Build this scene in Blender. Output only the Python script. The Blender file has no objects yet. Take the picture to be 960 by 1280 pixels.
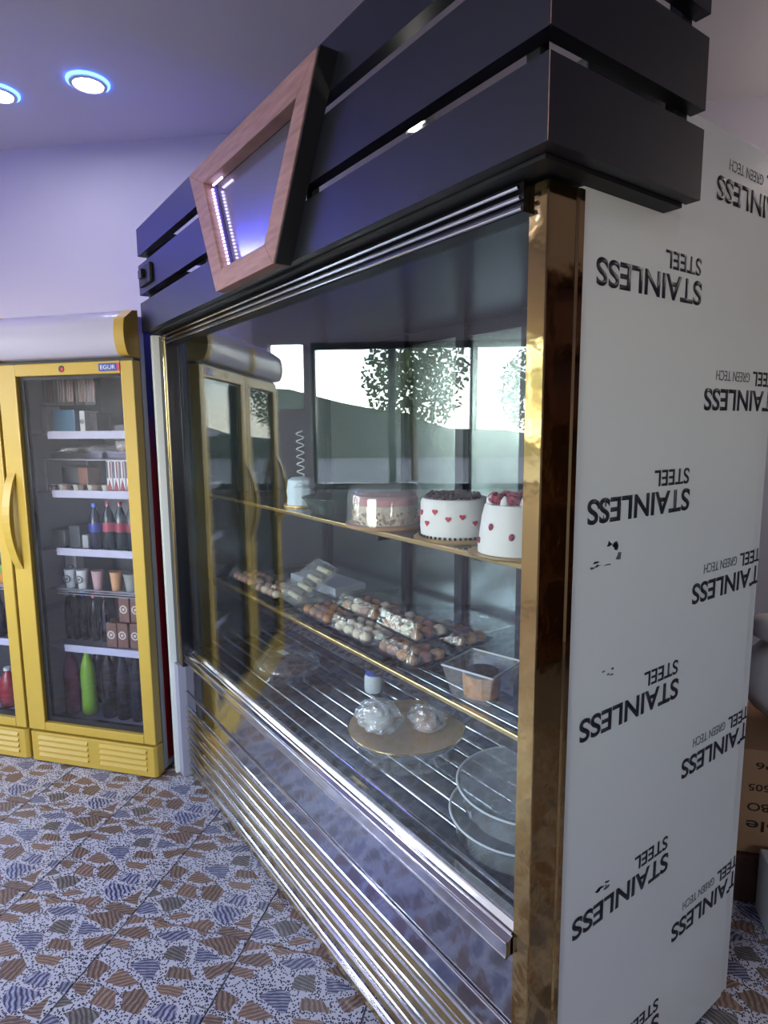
import bpy, bmesh, math, random
from mathutils import Vector, Matrix
random.seed(7)
S = bpy.context.scene
COL = S.collection

# ------------------------------------------------------------------ camera
CAM = Vector((0.6352, -0.7532, 1.45)); FPX = 774.34
F = Vector((-0.80563, 0.57677, -0.13526)); R = Vector((0.58298, 0.81245, -0.00795)); U = Vector((-0.1053, 0.08526, 0.99078))
cd = bpy.data.cameras.new('camera'); cam = bpy.data.objects.new('camera', cd); COL.objects.link(cam)
cd.sensor_fit = 'HORIZONTAL'; cd.sensor_width = 36; cd.lens = FPX / 960 * 36; cd.clip_start = .02; cd.clip_end = 300
m = Matrix((R, U, -F)).transposed().to_4x4(); m.translation = CAM
cam.matrix_world = m
S.camera = cam

# ------------------------------------------------------------------ world, sky, exposure
w = bpy.data.worlds.new('sky'); S.world = w; w.use_nodes = True
wn = w.node_tree.nodes; wl = w.node_tree.links
sky = wn.new('ShaderNodeTexSky'); sky.sky_type = 'NISHITA'; sky.sun_disc = False
sky.sun_elevation = math.radians(38); sky.sun_rotation = math.radians(110); sky.air_density = 1.0; sky.dust_density = .6
bg = wn['Background']; bg.inputs['Strength'].default_value = 2.6
hsv = wn.new('ShaderNodeHueSaturation'); hsv.inputs['Saturation'].default_value = .5
wl.new(sky.outputs[0], hsv.inputs['Color']); wl.new(hsv.outputs[0], bg.inputs[0])
S.view_settings.view_transform = 'Standard'; S.view_settings.look = 'None'
S.view_settings.gamma = 1; S.view_settings.use_curve_mapping = False
S.view_settings.exposure = 0.55
S.cycles.transparent_max_bounces = 32
S.cycles.max_bounces = 10; S.cycles.glossy_bounces = 5; S.cycles.diffuse_bounces = 5
S.cycles.sample_clamp_indirect = 6
S.cycles.caustics_reflective = False; S.cycles.caustics_refractive = False

# room frame: s along the back wall, q towards the back wall; the room is turned against the display case
TH = math.atan2(.639, .769); DV = Vector((math.cos(TH), math.sin(TH), 0)); QV = Vector((-math.sin(TH), math.cos(TH), 0))
def room(s, q, z=0): return DV * s + QV * q + Vector((0, 0, z))
H = 2.85
def portal(s, q, z, sx, sz, rz):
    l = bpy.data.lights.new('window_daylight_portal', 'AREA'); l.shape = 'RECTANGLE'; l.size = sx; l.size_y = sz
    l.cycles.is_portal = True
    o = bpy.data.objects.new('window_daylight_portal', l); COL.objects.link(o); o.location = room(s, q, z)
    o.rotation_euler = (math.radians(90), 0, TH + rz)
    return o
portal(-4.06, .15, 1.54, 1.98, 1.2, math.radians(-90))
portal(-4.06, 1.32, 1.86, .28, .5, math.radians(-90))
portal(2.0, -3.06, 1.65, .56, .5, 0)  # opening of the small added window
portal(-2.4, -3.06, 1.55, 2.4, 1.3, 0)  # opening of the large added window

# ------------------------------------------------------------------ pixel -> place helpers (960 x 1280)
def ray(u, v): return F + R * ((u - 480) / FPX) + U * ((640 - v) / FPX)
def onz(u, v, z):
    r = ray(u, v); return CAM + r * ((z - CAM.z) / r.z)
def ony(u, v, y):
    r = ray(u, v); return CAM + r * ((y - CAM.y) / r.y)

# ------------------------------------------------------------------ materials
def nt(name):
    mt = bpy.data.materials.new(name); mt.use_nodes = True
    return mt, mt.node_tree.nodes, mt.node_tree.links, mt.node_tree.nodes['Principled BSDF']
def srgb(r, g, b):
    f = lambda c: (c / 255 / 12.92) if c / 255 <= .04045 else ((c / 255 + .055) / 1.055) ** 2.4
    return (f(r), f(g), f(b), 1)
def pm(name, rgb, rough=.5, metal=0, noise=0, nscale=20, bump=0, bscale=60, coat=0, emit=None, estr=0, stretch=None, alpha=1):
    mt, n, l, p = nt(name)
    c = srgb(*rgb); p.inputs['Base Color'].default_value = c
    p.inputs['Roughness'].default_value = rough; p.inputs['Metallic'].default_value = metal
    p.inputs['Coat Weight'].default_value = coat
    if emit: p.inputs['Emission Color'].default_value = srgb(*emit); p.inputs['Emission Strength'].default_value = estr
    if noise or bump:
        tc = n.new('ShaderNodeTexCoord'); mp = n.new('ShaderNodeMapping'); l.new(tc.outputs['Object'], mp.inputs[0])
        if stretch: mp.inputs['Scale'].default_value = stretch
    if noise:
        t = n.new('ShaderNodeTexNoise'); t.inputs['Scale'].default_value = nscale; t.inputs['Detail'].default_value = 5
        l.new(mp.outputs[0], t.inputs[0])
        r = n.new('ShaderNodeValToRGB')
        r.color_ramp.elements[0].position = .3; r.color_ramp.elements[1].position = .7
        r.color_ramp.elements[0].color = tuple(x * (1 - noise) for x in c[:3]) + (1,)
        r.color_ramp.elements[1].color = tuple(min(1, x * (1 + noise)) for x in c[:3]) + (1,)
        l.new(t.outputs[0], r.inputs[0]); l.new(r.outputs[0], p.inputs['Base Color'])
    if bump:
        t = n.new('ShaderNodeTexNoise'); t.inputs['Scale'].default_value = bscale; t.inputs['Detail'].default_value = 3
        l.new(mp.outputs[0], t.inputs[0]); b = n.new('ShaderNodeBump'); b.inputs['Strength'].default_value = bump
        b.inputs['Distance'].default_value = .01
        l.new(t.outputs[0], b.inputs['Height']); l.new(b.outputs[0], p.inputs['Normal'])
    return mt
def clear(name, tint=(1, 1, 1), f0=.05, rough=.0, haze=0, hazecol=(.9, .9, .9), bump=0, bscale=30):
    """thin clear sheet: transparent + Schlick mirror reflection (+ a little milky haze)"""
    mt, n, l, p = nt(name); n.remove(p); out = n['Material Output']
    tr = n.new('ShaderNodeBsdfTransparent'); tr.inputs[0].default_value = (*tint, 1)
    gl = n.new('ShaderNodeBsdfGlossy'); gl.inputs['Roughness'].default_value = rough
    lw = n.new('ShaderNodeLayerWeight'); lw.inputs['Blend'].default_value = .5
    pw = n.new('ShaderNodeMath'); pw.operation = 'POWER'; pw.inputs[1].default_value = 5; l.new(lw.outputs['Facing'], pw.inputs[0])
    ma = n.new('ShaderNodeMath'); ma.operation = 'MULTIPLY_ADD'; ma.inputs[1].default_value = 1 - f0; ma.inputs[2].default_value = f0
    l.new(pw.outputs[0], ma.inputs[0])
    base = tr
    if haze:
        df = n.new('ShaderNodeBsdfDiffuse'); df.inputs[0].default_value = (*hazecol, 1)
        mh = n.new('ShaderNodeMixShader'); mh.inputs[0].default_value = haze
        l.new(tr.outputs[0], mh.inputs[1]); l.new(df.outputs[0], mh.inputs[2]); base = mh
    if bump:
        tc = n.new('ShaderNodeTexCoord'); t = n.new('ShaderNodeTexNoise'); t.inputs['Scale'].default_value = bscale
        l.new(tc.outputs['Object'], t.inputs[0]); b = n.new('ShaderNodeBump'); b.inputs['Strength'].default_value = bump; b.inputs['Distance'].default_value = .01
        l.new(t.outputs[0], b.inputs['Height']); l.new(b.outputs[0], gl.inputs['Normal']); l.new(b.outputs[0], lw.inputs['Normal'])
    mx = n.new('ShaderNodeMixShader'); l.new(ma.outputs[0], mx.inputs[0]); l.new(base.outputs[0], mx.inputs[1]); l.new(gl.outputs[0], mx.inputs[2])
    l.new(mx.outputs[0], out.inputs['Surface'])
    return mt
def emis(name, rgb, st):
    mt, n, l, p = nt(name); n.remove(p); e = n.new('ShaderNodeEmission'); e.inputs[0].default_value = srgb(*rgb); e.inputs[1].default_value = st
    l.new(e.outputs[0], n['Material Output'].inputs['Surface']); return mt

def tile_material():
    mt, n, l, p = nt('terrazzo_tile')
    def math_(op, a, b=None, c=None):
        x = n.new('ShaderNodeMath'); x.operation = op
        for i, q in enumerate((a, b, c)):
            if q is None: continue
            if hasattr(q, 'is_output'): l.new(q, x.inputs[i])
            else: x.inputs[i].default_value = q
        return x.outputs[0]
    tc = n.new('ShaderNodeTexCoord')
    mp = n.new('ShaderNodeMapping'); mp.inputs['Rotation'].default_value = (0, 0, math.radians(35)); mp.inputs['Scale'].default_value = (1.0, 1.75, 1)
    l.new(tc.outputs['Object'], mp.inputs[0])
    nz = n.new('ShaderNodeTexNoise'); nz.inputs['Scale'].default_value = 22; l.new(mp.outputs[0], nz.inputs[0])
    vm = n.new('ShaderNodeVectorMath'); vm.operation = 'MULTIPLY_ADD'; vm.inputs[1].default_value = (.02, .02, 0)
    l.new(nz.outputs['Color'], vm.inputs[0]); l.new(mp.outputs[0], vm.inputs[2])
    def vor(feature, scale, src, rnd=.9):
        v = n.new('ShaderNodeTexVoronoi'); v.voronoi_dimensions = '2D'; v.feature = feature; v.inputs['Scale'].default_value = scale
        v.inputs['Randomness'].default_value = rnd; l.new(src, v.inputs['Vector']); return v
    ve = vor('DISTANCE_TO_EDGE', 10.5, vm.outputs[0]); vc = vor('F1', 10.5, vm.outputs[0])
    sep = n.new('ShaderNodeSeparateColor'); l.new(vc.outputs['Color'], sep.inputs[0])
    stone = math_('GREATER_THAN', ve.outputs['Distance'], math_('MULTIPLY_ADD', sep.outputs[2], .13, .075))
    stone = math_('MULTIPLY', stone, math_('GREATER_THAN', sep.outputs[1], .12))
    # stripes inside each stone, turned stone by stone
    ang = math_('MULTIPLY', sep.outputs[0], 6.28)
    sx = n.new('ShaderNodeSeparateXYZ'); l.new(vm.outputs[0], sx.inputs[0])
    uu = math_('ADD', math_('MULTIPLY', sx.outputs[0], math_('COSINE', ang)), math_('MULTIPLY', sx.outputs[1], math_('SINE', ang)))
    st = math_('MULTIPLY_ADD', math_('SINE', math_('MULTIPLY', uu, 420)), .5, .5)
    nz2 = n.new('ShaderNodeTexNoise'); nz2.inputs['Scale'].default_value = 60; l.new(tc.outputs['Object'], nz2.inputs[0])
    st = math_('MULTIPLY', st, math_('MULTIPLY', nz2.outputs[0], 1.5))
    def ramp(cols):
        r = n.new('ShaderNodeValToRGB'); r.color_ramp.interpolation = 'CONSTANT'
        while len(r.color_ramp.elements) < len(cols): r.color_ramp.elements.new(.5)
        for i, (ps, c) in enumerate(cols): r.color_ramp.elements[i].position = ps; r.color_ramp.elements[i].color = srgb(*c)
        l.new(sep.outputs[1], r.inputs[0]); return r.outputs[0]
    dark = ramp([(0, (92, 73, 66)), (.34, (52, 54, 80)), (.55, (110, 86, 76)), (.78, (74, 70, 72)), (.88, (44, 46, 78))])
    lite = ramp([(0, (156, 132, 118)), (.34, (170, 170, 194)), (.55, (170, 142, 126)), (.78, (140, 132, 128)), (.88, (186, 186, 212))])
    def mix(f, a, b):
        x = n.new('ShaderNodeMix'); x.data_type = 'RGBA'
        if hasattr(f, 'is_output'): l.new(f, x.inputs[0])
        else: x.inputs[0].default_value = f
        for i, q in ((6, a), (7, b)):
            if hasattr(q, 'is_output'): l.new(q, x.inputs[i])
            else: x.inputs[i].default_value = q
        return x.outputs[2]
    sc = mix(st, dark, lite)
    vs = vor('F1', 165, tc.outputs['Object'], 1.0); sp = n.new('ShaderNodeSeparateColor'); l.new(vs.outputs['Color'], sp.inputs[0])
    spk = math_('MULTIPLY', math_('LESS_THAN', vs.outputs['Distance'], .42), math_('GREATER_THAN', sp.outputs[0], .45))
    ground = mix(spk, srgb(196, 193, 204), srgb(34, 34, 48))
    c = mix(stone, ground, sc)
    l.new(c, p.inputs['Base Color']); p.inputs['Roughness'].default_value = .28
    return mt

M = dict(
    film=pm('white_protective_film', (226, 228, 224), .22, noise=.02, nscale=3, bump=.03, bscale=8),
    ink=pm('black_ink', (24, 26, 38), .5), ink2=pm('grey_ink', (96, 98, 104), .5),
    gold=pm('gold_mirror_steel', (192, 162, 106), .08, 1, bump=.10, bscale=14),
    goldtrim=pm('gold_trim', (222, 196, 130), .22, 1),
    chrome=pm('polished_steel', (214, 214, 218), .12, 1, bump=.05, bscale=9),
    steel=pm('mirror_steel_sheet', (176, 178, 186), .09, 1, bump=.12, bscale=10),
    insteel=pm('inner_steel', (150, 160, 160), .26, 1, bump=.12, bscale=7),
    darksteel=pm('dark_deck_steel', (86, 90, 100), .28, 1, noise=.1),
    alu=pm('dark_aluminium', (70, 70, 76), .3, 1),
    laminate=pm('black_laminate', (19, 20, 29), .46, noise=.12, nscale=8),
    blackm=pm('black_matte', (16, 16, 18), .6),
    greyp=pm('grey_painted_post', (158, 156, 172), .45),
    wood=pm('raw_plywood', (166, 126, 112), .62, noise=.22, nscale=10, stretch=(1, 1, 9)),
    mirror=pm('smoked_acrylic', (150, 150, 166), .16, .75),
    glass=clear('clear_glass', (.975, .99, .985), .06), shelfglass=clear('shelf_glass', (.95, .985, .97), .05),
    fridgeglass=clear('fridge_glass', (.95, .96, .97), .05), winglass=clear('window_glass', (.96, .98, .98), .03),
    plastic=clear('clear_plastic', (.95, .96, .96), .09, .04, .05, (.85, .9, .9), .12, 40),
    milky=clear('milky_plastic', (.95, .96, .96), .09, .08, .14, (.85, .88, .88), .1, 30),
    wrap=clear('crumpled_film', (.93, .94, .95), .16, .08, .30, (.9, .9, .88), .9, 45),
    green=clear('green_plastic', (.55, .7, .6), .08, .05, .25, (.12, .25, .18), .1, 30),
    cloudy=clear('cloudy_plastic', (.95, .96, .96), .09, .08, .34, (.8, .84, .84), .1, 30), filmtop=clear('stretched_film', (.96, .97, .97), .12, .06, .16, (.8, .82, .82), .5, 25),
    tray=pm('black_tray_plastic', (22, 22, 24), .25), 
    wall=pm('wall_paint', (182, 178, 186), .7, noise=.015, nscale=2), ceil=pm('ceiling_paint', (206, 200, 202), .75),
    grout=pm('grout', (126, 122, 132), .8), tile=tile_material(),
    yellow=pm('yellow_fridge_paint', (182, 150, 60), .35, noise=.03, nscale=5), white=pm('white_plastic', (226, 224, 232), .35),
    canopy=pm('canopy_acrylic', (178, 174, 194), .25), fwall=pm('fridge_liner', (150, 152, 158), .5), gask=pm('black_gasket', (20, 20, 24), .5),
    strip=pm('shelf_strip', (186, 182, 206), .4), wire=pm('shelf_wire', (190, 190, 200), .3, .7),
    ledw=emis('led_white', (205, 200, 255), 5), ledlamp=emis('lamp_white', (230, 230, 255), 62), filltube=emis('fill_tube_white', (255, 240, 230), 40), lens=emis('small_lamp_white', (255, 250, 240), 14), ring=emis('lamp_blue_ring', (60, 110, 255), 9),
    violet=pm('violet_tape', (120, 100, 190), .5),
    cove=emis('blue_cove_light', (104, 106, 255), 130),
    ledblue=emis('blue_led', (52, 60, 255), 120),
    cream=pm('white_cream', (236, 232, 226), .5, bump=.1, bscale=40), creamb=pm('bluish_cream', (206, 224, 232), .5, bump=.3, bscale=60),
    pink=pm('pink_glaze', (214, 140, 142), .35), red=pm('red_icing', (196, 38, 60), .4), rose=pm('rose_petal', (150, 24, 56), .5),
    choc=pm('chocolate_crumb', (52, 26, 26), .6, noise=.4, nscale=120), caramel=pm('caramel_sponge', (206, 140, 76), .6, noise=.3, nscale=40),
    cookie=pm('walnut_pastry', (176, 128, 84), .6, noise=.4, nscale=60), cookie2=pm('coconut_pastry', (226, 204, 176), .65, noise=.25, nscale=80),
    cookie3=pm('pink_brown_pastry', (168, 108, 92), .6, noise=.4, nscale=70), roll=pm('pale_wafer', (214, 206, 170), .6, noise=.2, nscale=40),
    darkroll=pm('dark_wafer', (92, 84, 62), .6),
    goldboard=pm('gold_board', (206, 172, 110), .35, .6), plate=pm('gold_plate', (232, 190, 122), .34, .45, bump=.3, bscale=160),
    bluecap=pm('blue_cap', (30, 52, 150), .4), jarw=pm('white_jar', (208, 212, 214), .4),
    carton=pm('brown_carton', (166, 128, 92), .8, noise=.06, nscale=6), carton2=pm('dark_carton', (84, 58, 44), .8), sack=pm('white_sack', (222, 218, 214), .7, bump=.3, bscale=12),
    printed=pm('brown_print', (48, 34, 30), .8), paper=pm('white_box_board', (196, 198, 196), .6),
    wood2=pm('brown_veneer', (94, 56, 34), .4, noise=.2, nscale=6, stretch=(1, 1, .1)), redbox=pm('red_box', (150, 24, 22), .5),
    asphalt=pm('asphalt', (84, 84, 86), .9), hill=pm('hillside', (58, 64, 58), .95, noise=.2, nscale=.3), leaf=pm('leaf', (70, 84, 54), .7, noise=.3, nscale=3), bark=pm('bark', (70, 58, 48), .9),
    render=pm('house_render', (190, 182, 170), .9), frosted=pm('frosted_panel', (200, 215, 235), .5),
)

# ------------------------------------------------------------------ mesh building
class B:
    def __init__(s): s.v = []; s.f = []; s.m = Matrix()
    def add(s, vs, fs):
        k = len(s.v); s.v += [tuple(s.m @ Vector(v)) for v in vs]; s.f += [tuple(k + i for i in f) for f in fs]; return s
    def box(s, lo, hi):
        (a, b, c), (d, e, f) = lo, hi
        return s.add([(a, b, c), (d, b, c), (d, e, c), (a, e, c), (a, b, f), (d, b, f), (d, e, f), (a, e, f)],
                     [(3, 2, 1, 0), (4, 5, 6, 7), (0, 1, 5, 4), (1, 2, 6, 5), (2, 3, 7, 6), (3, 0, 4, 7)])
    def prism(s, poly, a, b, axis='z'):
        mp = {'z': lambda p, h: (p[0], p[1], h), 'y': lambda p, h: (p[0], h, p[1]), 'x': lambda p, h: (h, p[0], p[1])}[axis]
        n = len(poly)
        return s.add([mp(p, a) for p in poly] + [mp(p, b) for p in poly],
                     [tuple(range(n))[::-1], tuple(range(n, 2 * n))] + [(i, (i + 1) % n, n + (i + 1) % n, n + i) for i in range(n)])
    def lathe(s, prof, c=(0, 0, 0), seg=32, sx=1, sy=1, caps=True, wob=None):
        n = len(prof); vs = []
        for j in range(seg):
            a = 2 * math.pi * j / seg
            k = 1 + (wob(a) if wob else 0)
            for r, z in prof: vs.append((c[0] + r * k * sx * math.cos(a), c[1] + r * k * sy * math.sin(a), c[2] + z))
        fs = [(j * n + i, ((j + 1) % seg) * n + i, ((j + 1) % seg) * n + i + 1, j * n + i + 1) for j in range(seg) for i in range(n - 1)]
        if caps:
            if prof[0][0] > 1e-5: fs.append(tuple(j * n for j in range(seg))[::-1])
            if prof[-1][0] > 1e-5: fs.append(tuple(j * n + n - 1 for j in range(seg)))
        return s.add(vs, fs)
    def cyl(s, a, b, r, seg=12, r2=None):
        a, b = Vector(a), Vector(b); r2 = r if r2 is None else r2
        d = (b - a).normalized(); x = d.orthogonal().normalized(); y = d.cross(x)
        vs = []
        for p, rr in ((a, r), (b, r2)):
            for j in range(seg):
                t = 2 * math.pi * j / seg; vs.append(p + x * rr * math.cos(t) + y * rr * math.sin(t))
        return s.add(vs, [tuple(range(seg))[::-1], tuple(range(seg, 2 * seg))] + [(j, (j + 1) % seg, seg + (j + 1) % seg, seg + j) for j in range(seg)])
    def tube(s, path, r, seg=10):
        ps = [Vector(p) for p in path]; vs = []; x = None
        for i, p in enumerate(ps):
            d = (ps[min(i + 1, len(ps) - 1)] - ps[max(i - 1, 0)]).normalized()
            x = d.orthogonal().normalized() if x is None else (x - d * x.dot(d)).normalized()
            y = d.cross(x)
            for j in range(seg):
                t = 2 * math.pi * j / seg; vs.append(p + x * r * math.cos(t) + y * r * math.sin(t))
        n = len(ps)
        fs = [(i * seg + j, i * seg + (j + 1) % seg, (i + 1) * seg + (j + 1) % seg, (i + 1) * seg + j) for i in range(n - 1) for j in range(seg)]
        return s.add(vs, fs + [tuple(range(seg))[::-1], tuple(range((n - 1) * seg, n * seg))])
    def ball(s, c, r, seg=12, rings=8, jit=0, rnd=random):
        rx, ry, rz = r if hasattr(r, '__len__') else (r, r, r)
        vs = [(c[0], c[1], c[2] - rz)]
        for i in range(1, rings):
            p = math.pi * i / rings
            for j in range(seg):
                a = 2 * math.pi * j / seg; k = 1 + jit * (rnd.random() - .5) * 2
                vs.append((c[0] + k * rx * math.sin(p) * math.cos(a), c[1] + k * ry * math.sin(p) * math.sin(a), c[2] - k * rz * math.cos(p)))
        vs.append((c[0], c[1], c[2] + rz)); t = len(vs) - 1
        fs = [(0, 1 + (j + 1) % seg, 1 + j) for j in range(seg)]
        for i in range(rings - 2):
            for j in range(seg):
                a = 1 + i * seg; fs.append((a + j, a + (j + 1) % seg, a + seg + (j + 1) % seg, a + seg + j))
        a = 1 + (rings - 2) * seg
        return s.add(vs, fs + [(a + j, a + (j + 1) % seg, t) for j in range(seg)])
    def mesh(s, name, mat, smooth=False):
        me = bpy.data.meshes.new(name); me.from_pydata(s.v, [], s.f); me.update()
        bm = bmesh.new(); bm.from_mesh(me); bmesh.ops.recalc_face_normals(bm, faces=bm.faces); bm.to_mesh(me); bm.free()
        if mat: me.materials.append(M[mat] if isinstance(mat, str) else mat)
        if smooth:
            for p in me.polygons: p.use_smooth = True
        return me
    def build(s, name, mat, parent=None, smooth=False, bev=0, loc=None, rz=0):
        o = bpy.data.objects.new(name, s.mesh(name, mat, smooth)); COL.objects.link(o); o.parent = parent
        if loc is not None: o.location = loc
        o.rotation_euler.z = rz
        if smooth and smooth != 'all':
            md = o.modifiers.new('edges', 'EDGE_SPLIT'); md.split_angle = math.radians(40)
        if bev:
            md = o.modifiers.new('bevel', 'BEVEL'); md.width = bev; md.segments = 2; md.limit_method = 'ANGLE'
        return o
def tag(o, label=None, cat=None, group=None, kind=None):
    if label: o['label'] = label
    if cat: o['category'] = cat
    if group: o['group'] = group
    if kind: o['kind'] = kind
    return o
def thing(name, label, cat, loc=(0, 0, 0), rz=0, group=None):
    o = bpy.data.objects.new(name, None); o.empty_display_size = .05; COL.objects.link(o); o.location = loc; o.rotation_euler.z = rz
    return tag(o, label, cat, group)
def copy_tree(o, parent=None):
    c = o.copy(); COL.objects.link(c); c.parent = parent
    for ch in list(o.children): copy_tree(ch, c)
    return c
def inst(name, me, parent, loc=(0, 0, 0), rot=(0, 0, 0)):
    o = bpy.data.objects.new(name, me); COL.objects.link(o); o.parent = parent; o.location = loc; o.rotation_euler = rot; return o
def struct(o, label=None): 
    return tag(o, label, kind='structure')
def text_mesh(txt, w, h, bold=0, depth=.0004):
    cu = bpy.data.curves.new('lettering', 'FONT'); cu.body = txt; cu.size = 1; cu.offset = bold
    o = bpy.data.objects.new('lettering_source', cu); COL.objects.link(o)
    dg = bpy.context.evaluated_depsgraph_get(); me = bpy.data.meshes.new_from_object(o.evaluated_get(dg))
    bpy.data.objects.remove(o)
    xs = [v.co.x for v in me.vertices]; ys = [v.co.y for v in me.vertices]
    x0, x1, y0, y1 = min(xs), max(xs), min(ys), max(ys)
    for v in me.vertices: v.co = ((v.co.x - x0) / (x1 - x0) * w, (v.co.y - y0) / (y1 - y0) * h, 0)
    bm = bmesh.new(); bm.from_mesh(me)
    r = bmesh.ops.extrude_face_region(bm, geom=bm.faces[:])
    for v in r['geom']:
        if isinstance(v, bmesh.types.BMVert): v.co.z += depth
    bmesh.ops.recalc_face_normals(bm, faces=bm.faces); bm.to_mesh(me); bm.free()
    return me
def lettering(name, txt, w, h, mat, parent, mtx, bold=0, clip=None):
    me = text_mesh(txt, w, h, bold); me.transform(mtx)
    if clip:
        bm = bmesh.new(); bm.from_mesh(me)
        bmesh.ops.bisect_plane(bm, geom=bm.verts[:] + bm.edges[:] + bm.faces[:], plane_co=clip[0], plane_no=clip[1], clear_outer=True)
        bm.to_mesh(me); bm.free()
    me.materials.append(M[mat]); return inst(name, me, parent)

# ================================================================== THE ROOM
SL, SR, QF = -4.0, 3.0, -3.0
def bw(s): return 1.755 + (s + 2.7) * .131            # the back wall runs slightly askew
RX = dict(rz=TH)
fl = B().box((SL - .1, QF - .1, -.05), (SR + .1, bw(SR) + .1, -.003)).build('floor', 'grout', **RX)
struct(fl, 'grout bed under the brown and blue terrazzo tiles')
TS = .384
tm = B().box((-TS / 2 + .0026, -TS / 2 + .0026, -.012), (TS / 2 - .0026, TS / 2 - .0026, 0)).mesh('tile', 'tile')
for i in range(-12, 9):
    for j in range(-9, 8):
        s, q = -1.74 + TS * (i + 4) , .26 + TS * j
        if not (SL + .1 < s < 1.9 and -1.9 < q < bw(s) - .2): continue
        t = inst('tile', tm, fl, (s, q, 0))
struct(B().prism([(SL - .1, bw(SL - .1)), (SR + .1, bw(SR + .1)), (SR + .1, bw(SR) + .2), (SL - .1, bw(SR) + .2)], 0, H).build('wall_back', 'wall', **RX))
struct(B().box((SL - .2, QF - .2, H), (SR + .2, bw(SR) + .3, H + .1)).build('ceiling', 'ceil', **RX))
bl = B()   # wall with the shopfront opening
W0, W1, WZ0, WZ1 = -.82, 1.12, .95, 2.12
bl.box((SL - .12, QF - .12, 0), (SL, bw(SL) + .1, WZ0)); bl.box((SL - .12, QF - .12, WZ1), (SL, bw(SL) + .1, H))
bl.box((SL - .12, QF - .12, WZ0), (SL, W0, WZ1)); bl.box((SL - .12, W1, WZ0), (SL, 1.18, WZ1)); bl.box((SL - .12, 1.46, WZ0), (SL, bw(SL) + .1, WZ1))
bl.box((SL - .12, 1.18, WZ0), (SL, 1.46, 1.6))
struct(bl.build('wall_left', 'wall', **RX))
fr = B()
struct(B().box((SR, QF - .12, 0), (SR + .12, bw(SR) + .1, H)).build('wall_right', 'wall', **RX))
b2 = B(); V0, V1, VZ0, VZ1 = 1.72, 2.28, 1.4, 1.9
b2.box((-1.2, QF - .12, 0), (SR + .1, QF, VZ0)); b2.box((-1.2, QF - .12, VZ1), (SR + .1, QF, H)); b2.box((SL - .1, QF - .12, 0), (-1.2, QF, .9)); b2.box((SL - .1, QF - .12, 2.2), (-1.2, QF, H)); b2.box((SL - .1, QF - .12, .9), (-3.6, QF, 2.2)); b2.box((-1.2, QF - .12, VZ0), (V0, QF, VZ1)); b2.box((V1, QF - .12, VZ0), (SR + .1, QF, VZ1))
struct(b2.build('wall_front', 'wall', **RX))
wi = struct(bpy.data.objects.new('window_1', None)); COL.objects.link(wi); wi.location = room(SL, 0); wi.rotation_euler.z = TH
n = 3
for k in range(n + 1):
    q = W0 + (W1 - W0) * k / n
    B().box((-.09, max(W0, q - .03), WZ0), (-.03, min(W1, q + .03), WZ1)).build('mullion', 'alu', wi)
    if k < n: B().box((-.063, q + .03, WZ0 + .05), (-.057, q + (W1 - W0) / n - .03, WZ1 - .05)).build('pane', 'winglass', wi)
B().box((-.09, W0, WZ0), (-.03, W1, WZ0 + .05)).build('window_sill', 'alu', wi); B().box((-.09, W0, WZ1 - .05), (-.03, W1, WZ1)).build('window_head', 'alu', wi)
B().box((-.063, 1.18, 1.6), (-.057, 1.46, WZ1)).build('pane', 'winglass', wi)
w2 = struct(bpy.data.objects.new('added_window_2', None)); COL.objects.link(w2); w2.location = room(0, QF); w2.rotation_euler.z = TH  # window added behind the camera to light the film side panel
for k in range(2):
    s = V0 + (V1 - V0) * k
    B().box((max(V0, s - .03), -.09, VZ0), (min(V1, s + .03), -.03, VZ1)).build('mullion', 'white', w2)
    if k < 1: B().box((s + .03, -.063, VZ0 + .02), (s + (V1 - V0) - .03, -.057, VZ1 - .02)).build('pane', 'winglass', w2)
w3 = struct(bpy.data.objects.new('added_window_3', None)); COL.objects.link(w3); w3.location = room(0, QF); w3.rotation_euler.z = TH  # large window added out of view for more daylight on the case front
for k in range(4):
    s = -3.6 + .8 * k
    B().box((max(-3.6, s - .03), -.09, .9), (min(-1.2, s + .03), -.03, 2.2)).build('mullion', 'alu', w3)
    if k < 3: B().box((s + .03, -.063, .9), (s + .77, -.057, 2.2)).build('pane', 'winglass', w3)
# outside the shopfront
struct(B().box((-40, -30, -.35), (SL - .3, 30, -.25)).build('street', 'asphalt', **RX))
hb = B(); random.seed(3)
hp = [(-34, -.3)] + [(-34 + 3 * i, 2.2 + 1.6 * math.sin(i * .5) + random.random() * .6) for i in range(24)] + [(35, -.3)]
struct(hb.prism(hp, -36, -34, 'x').build('hillside', 'hill', **RX))
def tree(s, q, h, r, label):
    t = thing('street_tree', label, 'tree', room(s, q, -.25), TH)
    B().tube([(0, 0, 0), (.05, .03, h * .3), (0, .1, h * .6)], .12).build('trunk', 'bark', t, smooth=True)
    fb = B(); rr = random.Random(int(h * 10))
    for k in range(2600):
        a = rr.random() * 6.28; ph = math.acos(2 * rr.random() - 1); d = r * rr.random() ** .45
        c = Vector((d * math.sin(ph) * math.cos(a), d * math.sin(ph) * math.sin(a), h * .72 + 1.1 * d * math.cos(ph)))
        e1 = Vector((rr.random() - .5, rr.random() - .5, rr.random() - .5)).normalized(); e2 = e1.orthogonal().normalized()
        fb.add([c - e1 * .10, c + e2 * .06, c + e1 * .10, c - e2 * .06], [(0, 1, 2, 3)])
    tag(fb.build('foliage', 'leaf', t), kind='stuff')
tree(-19, .6, 4.6, 1.7, 'round leafy tree on the street outside the shopfront')
tree(-27, -4.5, 4.6, 1.7, 'smaller leafy tree farther down the street outside')

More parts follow.
